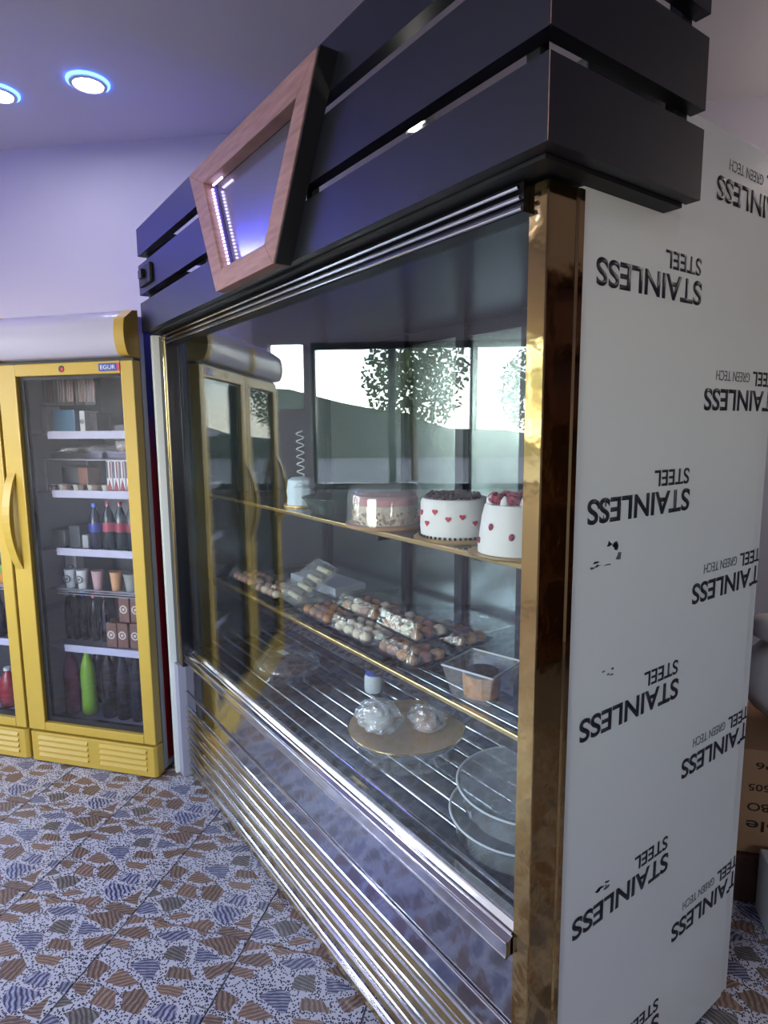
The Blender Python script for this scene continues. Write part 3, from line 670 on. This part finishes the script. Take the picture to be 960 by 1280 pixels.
# ================================================================== FRIDGES
QFR = 1.127
def make_fridge(s, label, badge):
    t = thing('drinks_fridge', label, 'fridge', room(s, QFR), TH, 'yellow glass-door drinks fridges')
    hw, dp = .318, .575
    mt, n_, l_, p_ = nt('fridge_side_graphic')
    tc = n_.new('ShaderNodeTexCoord'); sx = n_.new('ShaderNodeSeparateXYZ'); l_.new(tc.outputs['Object'], sx.inputs[0])
    nz = n_.new('ShaderNodeTexNoise'); nz.inputs['Scale'].default_value = 5; l_.new(tc.outputs['Object'], nz.inputs[0])
    ad = n_.new('ShaderNodeMath'); ad.operation = 'MULTIPLY_ADD'; ad.inputs[1].default_value = .25; l_.new(nz.outputs[0], ad.inputs[0]); l_.new(sx.outputs[2], ad.inputs[2])
    rp = n_.new('ShaderNodeValToRGB'); e = rp.color_ramp.elements; e[0].position = 0; e[0].color = srgb(130, 20, 26); e[1].position = 1; e[1].color = srgb(24, 30, 96)
    mr = n_.new('ShaderNodeMapRange'); mr.inputs['From Min'].default_value = 1.42; mr.inputs['From Max'].default_value = 1.62; l_.new(ad.outputs[0], mr.inputs[0]); l_.new(mr.outputs[0], rp.inputs[0])
    l_.new(rp.outputs[0], p_.inputs['Base Color']); p_.inputs['Roughness'].default_value = .3
    for sg in (-1, 1):
        a, b_ = sorted((sg * (hw - .03), sg * hw))
        sd = B().box((a, .03, .02), (b_, dp, 1.88)).build('side_wall', 'fwall', t)
        c0, c1 = sorted((sg * (hw + .0005), sg * (hw + .0015)))
        B().box((c0, .055, .05), (c1, dp - .01, 1.87)).build('side_graphic', mt, sd)
    B().box((-hw + .031, dp - .03, .02), (hw - .031, dp, 1.88)).build('back_wall', 'fwall', t)
    B().box((-hw + .031, .03, 1.70), (hw - .031, dp - .031, 1.88)).build('top_box', 'fwall', t)
    B().box((-hw + .031, .03, .10), (hw - .031, dp - .031, .15)).build('bottom_floor', 'strip', t)
    # kick plate with louvres
    kp = B().prism([(-hw, -.012), (-hw + .012, -.024), (hw - .012, -.024), (hw, -.012), (hw, .028), (-hw, .028)], .008, .142).build('kick_plate', 'yellow', t, bev=.004)
    for x0, x1 in ((-hw + .05, -.015), (.045, hw - .045)):
        for k in range(4): B().prism([(-.0245, .034 + k * .026), (-.0325, .038 + k * .026), (-.0245, .050 + k * .026)], x0, x1, 'x').build('louvre', 'yellow', kp)
    # door
    z0, z1 = .152, 1.712; ix0, ix1, iz0, iz1 = -.232, .262, .190, 1.664
    dr = B().box((-hw, -.022, z0), (ix0, .024, z1)).build('door_stile', 'yellow', t, bev=.004)
    B().box((ix1, -.022, z0), (hw, .024, z1)).build('door_stile', 'yellow', t, bev=.004)
    B().box((ix0 + .0005, -.022, iz1), (ix1 - .0005, .024, z1)).build('door_rail', 'yellow', t, bev=.003)
    B().box((ix0 + .0005, -.022, z0), (ix1 - .0005, .024, iz0)).build('door_rail', 'yellow', t, bev=.003)
    gl = B().box((ix0, -.004, iz0), (ix1, .002, iz1)).build('door_glass', 'fridgeglass', t)
    for lo, hi in (((ix0, -.003, iz0), (ix0 + .022, .012, iz1)), ((ix1 - .010, -.003, iz0), (ix1, .012, iz1)), ((ix0 + .022, -.003, iz0), (ix1 - .01, .012, iz0 + .022)), ((ix0 + .022, -.003, iz1 - .014), (ix1 - .01, .012, iz1))):
        B().box(lo, (hi[0], hi[1] + .004, hi[2])).build('glass_border', 'gask', gl)
    # bowed handle on the left stile
    hx = -.292; pts = [(-.0225, .870)] + [(-.024 - .050 * math.sin(math.pi * k / 12) ** .8, .870 + .405 * k / 12) for k in range(13)] + [(-.0225, 1.275)] + [(-.022 - .030 * math.sin(math.pi * k / 12) ** .8, 1.265 - .385 * k / 12) for k in range(1, 12)]
    B().prism(pts, hx - .016, hx + .022, 'x').build('door_handle', 'yellow', t, bev=.003)
    # canopy
    pr = [(.028, 1.722)] + [(-.030 - .030 * math.sin(a), 1.806 - .078 * math.cos(a)) for a in [math.pi * k / 10 * .72 + .12 for k in range(11)]] + [(.0, 1.898), (.028, 1.902)]
    B().prism(pr, -hw + .03, hw - .045, 'x').build('canopy_panel', 'canopy', t, smooth=True)
    for a, b_ in ((-hw, -hw + .0295), (hw - .0445, hw)): B().prism([(y - (.004 if y < .02 else 0), z) for y, z in pr], a, b_, 'x').build('canopy_cap', 'yellow', t, bev=.002)
    B().box((-hw + .002, -.012, 1.7125), (hw - .002, .028, 1.7215)).build('canopy_gap', 'gask', t)
    for z in (1.435, 1.185, .932, .495):
        sh = B().box((-hw + .032, .10, z - .006), (hw - .032, .50, z)).build('shelf', 'wire', t)
        B().box((-.205, .094, z - .022), (hw - .034, .0995, z + .010)).build('price_strip', 'strip', sh)
    for z in (.748,):
        sh = B().box((-hw + .032, .10, z - .003), (hw - .032, .50, z)).build('shelf', 'wire', t)
        for zz in (.738, .760): B().cyl((-.22, .095, zz), (hw - .034, .095, zz), .003, 6).build('shelf_wire', 'wire', sh)
    if badge:
        bd = B().box((.168, -.0245, 1.674), (.262, -.0225, 1.703)).build('badge', 'bluecap', t)
        B().box((.250, -.0252, 1.674), (.262, -.0246, 1.703)).build('badge_end', 'red', bd)
        lettering('printed_word', 'EGUR', .068, .017, 'jarw', bd, Matrix(((1, 0, 0, .176), (0, 0, -1, -.0247), (0, 1, 0, 1.680), (0, 0, 0, 1))), .02)
        lg = B(); lg.m = Matrix.Translation((-.005, -.0225, 1.688)) @ Matrix.Rotation(math.pi / 2, 4, 'X')
        lg.lathe([(0, 0), (.013, 0), (.013, .0012), (0, .0012)], seg=24); lo = lg.build('emblem', 'gask', t)
        lg = B(); lg.m = Matrix.Translation((.0, -.0240, 1.686)) @ Matrix.Rotation(math.pi / 2, 4, 'X')
        lg.lathe([(0, 0), (.007, 0), (.007, .0012), (0, .0012)], seg=24); lg.build('emblem_dot', 'red', lo)
    return t
S1, S2 = -1.842, -2.492
make_fridge(S1, 'yellow glass-door drinks fridge standing next to the display case', True)
make_fridge(S2, 'yellow glass-door drinks fridge beside another, its left part out of frame', False)

def fr(u, v, dep, s0=S1):
    r = ray(u, v); k = (QFR + dep - CAM.dot(QV)) / r.dot(QV); p = CAM + r * k
    return p.dot(DV) - s0, p.z
def fput(x, dep, z, s0=S1): return room(s0 + x, QFR + dep, z)
COLS = {}
def colmat(rgb, rough=.35):
    if rgb not in COLS: COLS[rgb] = pm('packaging_%d_%d_%d' % rgb, rgb, rough)
    return COLS[rgb]
def bottle(x, dep, z, h, r, body, cap, label, s0=S1, band=None, ribbed=False, group=None):
    x = max(-.284 + r, min(.284 - r, x))
    t = thing('bottle', label, 'bottle', fput(x, dep, z, s0), TH, group)
    pr = [(0, 0), (r * .85, 0), (r, h * .03), (r, h * .3), (r * (.93 if ribbed else 1), h * .36), (r, h * .42), (r, h * .58), (r * .8, h * .74), (r * .36, h * .88), (r * .34, h * .92), (0, h * .92)]
    B().lathe(pr, seg=20).build('bottle_body', colmat(body, .2), t, smooth=True)
    B().lathe([(0, h * .921), (r * .42, h * .921), (r * .42, h), (0, h)], seg=16).build('cap', colmat(cap), t, smooth=True)
    if band: B().lathe([(r * 1.01, h * .38), (r * 1.015, h * .40), (r * 1.015, h * .55), (r * 1.01, h * .57)], seg=20, caps=False).build('wrap_label', colmat(band), t, smooth=True)
def pack(x, dep, z, w_, h, d_, rgb, label, s0=S1, emblem=None, kind='box', group=None):
    x = max(-.284 + w_ * .54, min(.284 - w_ * .54, x))
    t = thing('carton_pack' if kind == 'box' else kind, label, 'box' if kind == 'box' else 'cup', fput(x, dep, z, s0), TH, group)
    if kind == 'box':
        B().box((-w_ / 2, 0, 0), (w_ / 2, d_, h)).build('pack_body', colmat(rgb), t, bev=.003)
    else:
        B().lathe([(0, 0), (w_ * .38, 0), (w_ * .5, h * .93), (w_ * .53, h * .94), (w_ * .53, h), (0, h)], (0, d_ / 2, 0), 20).build('cup_body', colmat(rgb), t, smooth=True)
    if emblem:
        y = -.001 if kind == 'box' else d_ / 2 - w_ * .47
        e = B(); e.m = Matrix.Translation((0, y, h * .52)) @ Matrix.Rotation(math.pi / 2, 4, 'X')
        rr_ = min(w_, h) * .36
        e.lathe([(rr_ * .7, 0), (rr_, 0), (rr_, .0015), (rr_ * .7, .0015), (rr_ * .7, 0)], seg=20, caps=False); e.build('round_emblem', colmat(emblem), t)
        e = B(); e.m = Matrix.Translation((0, y, h * .52)) @ Matrix.Rotation(math.pi / 2, 4, 'X')
        e.lathe([(0, 0), (rr_ * .35, 0), (rr_ * .35, .0015), (0, .0015)], seg=14); e.build('emblem_dot', colmat(emblem), t)
# bottom shelf bottles
for u, body, cap, nm in ((91, (120, 36, 60), (110, 30, 50), 'dark pink bottle on the fridge floor beside the green bottle'), (113, (126, 168, 48), (110, 150, 40), 'bright green bottle on the fridge floor'),
                         (138, (24, 24, 32), (200, 200, 206), 'black cola bottle with white cap beside the green bottle'), (156, (22, 22, 30), (206, 206, 210), 'black bottle with white cap between two others on the fridge floor'), (174, (26, 24, 34), (60, 60, 70), 'black bottle on the fridge floor by the door hinge')):
    x, z = fr(u, 880, .17); bottle(x, .17, .151, .325, .034, body, cap, nm, ribbed=True)
for u, rgb in ((128, 1), (146, 1), (164, 1)):
    x, z = fr(u, 880, .30); bottle(x, .30, .151, .30, .034, (30, 28, 40), (90, 90, 100), 'dark bottle in the second row on the fridge floor', group='dark bottles in the second row')
# shelf with round-print boxes
for i, (u, lv) in enumerate(((139, 0), (152, 0), (167, 0), (154, 1), (168, 1))):
    x, z = fr(u, 790, .13); pack(x, .13 + .004 * i, .4955 + lv * .116, .052, .112, .09, (118, 84, 74), ('brown box with a round cream print on the upper tier' if lv else 'brown box with a round cream print on the shelf'), emblem=(216, 200, 186), group='brown boxes with a round print, ' + ('upper' if lv else 'lower') + ' tier')
for u, cap in ((85, (206, 206, 210)), (97, (150, 130, 60)), (107, (50, 66, 170)), (120, (196, 110, 140)), (133, (140, 60, 66))):
    x, z = fr(u, 790, .20); bottle(x, .20, .4955, .215, .018, (20, 20, 28), cap, 'slim black bottle with %s cap on the middle fridge shelf' % {85: 'a white', 97: 'an ochre', 107: 'a blue', 120: 'a pink', 133: 'a dark red'}[u])
# cups on the wire shelf
for u, rgb, e, nm in ((84, (206, 208, 214), (110, 112, 120), 'white cup with a round grey print at the edge of the wire shelf'), (99, (210, 210, 214), (110, 112, 120), 'white cup with a round grey print beside the pink cup'), (118, (196, 160, 164), None, 'pale pink cup on the wire shelf'), (141, (212, 160, 120), None, 'peach coloured cup on the wire shelf')):
    x, z = fr(u, 720, .14); pack(x, .13, .7485, .050, .085, .06, rgb, nm, emblem=e, kind='cup')
x, z = fr(80, 705, .2); pack(x, .22, .7485, .06, .13, .05, (190, 190, 196), 'small white box behind the printed cups', emblem=(60, 60, 66))
x, z = fr(160, 720, .14); pack(x, .13, .7485, .075, .08, .08, (150, 150, 146), 'grey tub at the hinge side of the wire shelf', kind='cup')
# fourth shelf
for u, h, body, cap, band, nm in ((120, .20, (30, 34, 60), (70, 100, 210), (40, 60, 160), 'dark bottle with blue band on the fridge shelf'), (137, .21, (30, 40, 46), (150, 50, 80), (170, 60, 90), 'dark bottle with crimson band on the fridge shelf'), (152, .21, (28, 44, 50), (150, 40, 60), (150, 40, 66), 'dark teal bottle with dark red band on the fridge shelf'), (166, .21, (28, 40, 50), (140, 36, 60), (130, 36, 60), 'dark teal bottle at the hinge side of the shelf')):
    x, z = fr(u, 670, .16); bottle(x, .16, .9325, h, .0255, body, cap, nm, band=band)
for u, v, w_, h, rgb, nm in ((72, 665, .07, .075, (96, 100, 104), 'grey flat pack under two others at the shelf edge'), (93, 668, .055, .10, (70, 74, 80), 'dark grey pack in front of the bottles'), (106, 672, .03, .06, (170, 172, 176), 'small pale pack beside the bottle with blue band')):
    x, z = fr(u, v, .15); pack(x, .15, .9325, w_, h, .1, rgb, nm)
# third shelf: striped cartons and foil pots
for k, u in enumerate((137, 145, 153, 161)):
    x, z = fr(u, 600, .14); t = thing('carton_pack', 'tall white and red striped carton on the fridge shelf', 'box', fput(x, .14, 1.1855), TH, 'striped cartons on the fridge shelf')
    B().box((-.0135, 0, 0), (.0135, .09, .135)).build('pack_body', colmat((212, 206, 212)), t, bev=.002)
    B().prism([(-.012, .006), (.012, .006), (0, .055)], -.002, -.0005, 'y').build('red_wedge', colmat((150, 50, 60)), t)
    B().box((-.011, -.0015, .06), (-.004, -.0004, .13)).build('stripe', colmat((70, 60, 80)), t); B().box((.004, -.0015, .06), (.010, -.0004, .13)).build('stripe', colmat((120, 60, 70)), t)
for k in range(8):
    x, z = fr(66 + 9 * k, 605, .13); t = thing('foil_pot', 'small foil-topped pot in a row on the fridge shelf', 'pot', fput(x, .13 + .015 * (k % 2), 1.1855), TH, 'foil-topped pots in a row')
    B().lathe([(0, 0), (.013, 0), (.017, .026), (.019, .027), (.019, .030), (0, .031)], seg=14).build('pot_body', colmat((196, 190, 180) if k % 2 else (120, 96, 86)), t, smooth=True)
x, z = fr(75, 590, .2); pack(x - .01, .24, 1.1855, .10, .10, .1, (78, 84, 92), 'slate grey box behind the foil pots')
x, z = fr(103, 590, .2); pack(x, .20, 1.1855, .05, .10, .08, (140, 96, 80), 'reddish brown pack behind the foil pots')
# second shelf: foil trays
for u, w_, rgb, nm in ((70, .13, (150, 150, 150), 'foil tray with twisted film at the handle side of the shelf'), (114, .13, (90, 92, 96), 'dark foil tray in the middle of the second shelf'), (152, .14, (170, 160, 160), 'foil tray heaped with pinkish meat on the second shelf')):
    x, z = fr(u, 570, .16); x = max(-.265 + w_ / 2, min(.265 - w_ / 2, x)); t = thing('foil_tray', nm, 'tray', fput(x, .16, 1.1855 + .165), TH)
    t.location.z = 1.1855 + .142
    b = B(); a0, a1 = w_ / 2 - .012, w_ / 2
    b.add([(-a0, 0, 0), (a0, 0, 0), (a0, .16, 0), (-a0, .16, 0), (-a1, -.01, .03), (a1, -.01, .03), (a1, .17, .03), (-a1, .17, .03)], [(0, 1, 2, 3), (0, 1, 5, 4), (1, 2, 6, 5), (2, 3, 7, 6), (3, 0, 4, 7)])
    b.build('tray_shell', 'chrome', t)
    B().ball((0, .08, .05 if u > 150 else .026), (w_ * .42, .07, .035 if u > 150 else .018), 14, 8, .2, random.Random(u)).build('tray_food', colmat((150, 104, 100) if u > 150 else (60, 56, 54)), t, smooth='all')
    B().ball((0, .08, .053 if u > 150 else .032), (w_ * .47, .085, .042 if u > 150 else .024), 16, 9, .12, random.Random(u + 1)).build('film_wrap', 'wrap', t)
rk = B()
rf = thing('tray_rack', 'wire rack carrying the foil trays in the fridge', 'rack', fput(0, 0, 1.1855), TH)
B().box((-.27, .12, .136), (.27, .40, .139)).build('rack_sheet', 'wire', rf)
for x in (-.265, .265):
    for y in (.13, .39): B().box((x - .004, y - .004, .0), (x + .004, y + .004, .1355)).build('leg', 'wire', rf)
# top shelf: hanging sausage packs over blue box
x, z = fr(70, 520, .2)
for k in range(5):
    xx, zz = fr(50 + 12.5 * k, 485, .18); t = thing('sausage_pack', 'vacuum pack of dark red sausages hanging from the fridge top', 'sausage pack', fput(max(xx, -.258 + .054 * k), .18 + .01 * (k % 2), 1.695), TH, 'hanging sausage packs')
    for j in (-1, 0, 1): B().tube([(j * .012, 0, 0), (j * .013, .004, -.06), (j * .012, 0, -.125)], .0065, 8).build('sausage', colmat(((130, 62, 62), (112, 50, 52), (146, 80, 76))[(k + j) % 3]), t, smooth=True)
    B().box((-.026, -.010, -.14), (.026, -.0085, .0)).build('film_wrap', 'plastic', t)
x, z = fr(79, 525, .16); pack(x, .16, 1.4355, .115, .10, .12, (70, 110, 140), 'blue box lying on the top fridge shelf', emblem=None)
x, z = fr(52, 525, .15); pack(x, .15, 1.4355, .03, .12, .08, (190, 194, 198), 'narrow white pack beside the blue box')
x, z = fr(103, 525, .15); pack(x, .148, 1.4355, .026, .095, .09, (206, 206, 206), 'white printed pack in front of the blue box', emblem=(40, 40, 48))
x, z = fr(113, 525, .15); pack(x, .17, 1.4355, .030, .085, .09, (44, 38, 44), 'black pack next to the white printed pack')
x, z = fr(150, 530, .15); pack(x, .17, 1.4355, .09, .035, .08, (96, 96, 104), 'low grey tray at the hinge side of the top shelf')
# goods in the other fridge (only its right edge is in view)
for u, v, z, rgb, cap, h, r, nm in ((11, 860, .151, (150, 40, 50), (210, 210, 210), .19, .036, 'red bottle on the floor of the fridge cut by the frame'), (-10, 860, .151, (180, 60, 60), (60, 60, 70), .19, .036, 'orange-red bottle on the floor of the fridge cut by the frame'), (28, 860, .151, (150, 120, 50), (200, 190, 60), .17, .026, 'amber bottle in the corner of the fridge cut by the frame'),
                                  (2, 790, .4955, (40, 36, 46), (140, 60, 80), .2, .026, 'dark bottle with rose cap in the fridge cut by the frame'), (18, 790, .4955, (40, 40, 46), (150, 80, 70), .2, .026, 'dark bottle with brick red cap in the fridge cut by the frame'),
                                  (-4, 680, .9325, (36, 44, 64), (60, 70, 120), .2, .026, 'navy bottle in the fridge cut by the frame'), (12, 680, .9325, (34, 40, 56), (50, 60, 90), .2, .026, 'dark blue bottle in the fridge cut by the frame')):
    x, _ = fr(u, v, .15, S2); bottle(x, .15, z, h, r, rgb, cap, nm, s0=S2)
x, z = fr(8, 740, .15, S2); pack(x, .15, .7485, .12, .045, .1, (206, 130, 40), 'orange pack under a green one in the fridge cut by the frame', s0=S2)
pack(x, .15, .7945, .12, .04, .1, (120, 150, 50), 'green pack on an orange one in the fridge cut by the frame', s0=S2)
for k, (z, rgb, nm) in enumerate(((1.1855, (150, 156, 166), 'pale grey box on the third shelf of the fridge cut by the frame'), (1.4355, (110, 110, 124), 'grey box on the top shelf of the fridge cut by the frame'))):
    x, _ = fr(6, 560, .18, S2); pack(x, .18, z, .1, .13, .1, rgb, nm, s0=S2)

# ================================================================== BOXES BEHIND THE CASE
def rbox(s, q, z, w_, d_, h, mat, name, label, cat, group=None, rz=0):
    t = thing(name, label, cat, room(s, q, z), TH + rz, group)
    bo = B().box((0, 0, 0), (w_, d_, h)).build('box_body', mat, t, bev=.004)
    return t
rbox(.56, .955, 0, .50, .36, .15, 'carton2', 'carton_box', 'dark brown carton on the floor under the printed carton', 'box')
t = rbox(.55, .975, .1505, .50, .36, .335, 'carton', 'carton_box', 'brown cardboard carton printed with black lettering behind the display case', 'box')
def pr(txt, x, z, w_, h, bold=.01):   # upside-down print on the front face
    lettering('printed_word', txt, w_, h, 'printed', t, Matrix(((-1, 0, 0, x + w_), (0, 0, -1, -.0001), (0, -1, 0, z + h), (0, 0, 0, 1))), bold)
pr('96', .09, .275, .05, .022); pr('5 X 505', .075, .205, .13, .022); pr('IHI BO', .075, .140, .13, .026); pr('alole', .075, .075, .15, .034)
sk = thing('white_sack', 'white sack slumped on top of the printed cardboard carton', 'sack', room(.885, 1.14, .486), TH)
B().ball((0, 0, .17), (.26, .16, .17), 24, 14, .03, random.Random(6)).build('sack_body', 'sack', sk, smooth='all')
B().ball((-.03, -.01, .33), (.22, .12, .06), 18, 10, .08, random.Random(7)).build('sack_fold', 'sack', sk, smooth='all')
rbox(.655, .80, 0, .26, .14, .195, 'paper', 'white_box', 'white box on the floor in front of the cartons', 'box')

# shelving with red boxes on the far right side of the shop (mirrored in the gold post)
ws = thing('wooden_shelving', 'brown wooden shelving along the right wall of the shop', 'shelving', room(2.62, .5), TH)
for q in (-1.2, 0, 1.2): B().box((0, q - .015, 0), (.35, q + .015, 2.3)).build('upright', 'wood2', ws)
B().box((.352, -1.2, 0), (.372, 1.2, 2.3)).build('back_board', 'wood2', ws)
for z in (.1, .55, 1.0, 1.45, 1.9, 2.28): B().box((.0, -1.184, z - .012), (.35, -.016, z + .012)).build('shelf', 'wood2', ws); B().box((.0, .016, z - .012), (.35, 1.184, z + .012)).build('shelf', 'wood2', ws)
for z in (1.462, 1.912, .562):
    for k, q in enumerate((-.6, -.25)):
        bx = B().box((-.1, -.12, 0), (.1, .12, .22)).build('boxed_goods', 'redbox' if (k + int(z * 10)) % 2 else 'carton2', None, bev=.004)
        bx.location = room(2.62 + .16, .5 + q, z); bx.rotation_euler.z = TH
        tag(bx, ('red' if (k + int(z * 10)) % 2 else 'dark brown') + ' box on the wooden shelving of the right wall', 'box', 'boxes on the wooden shelving')
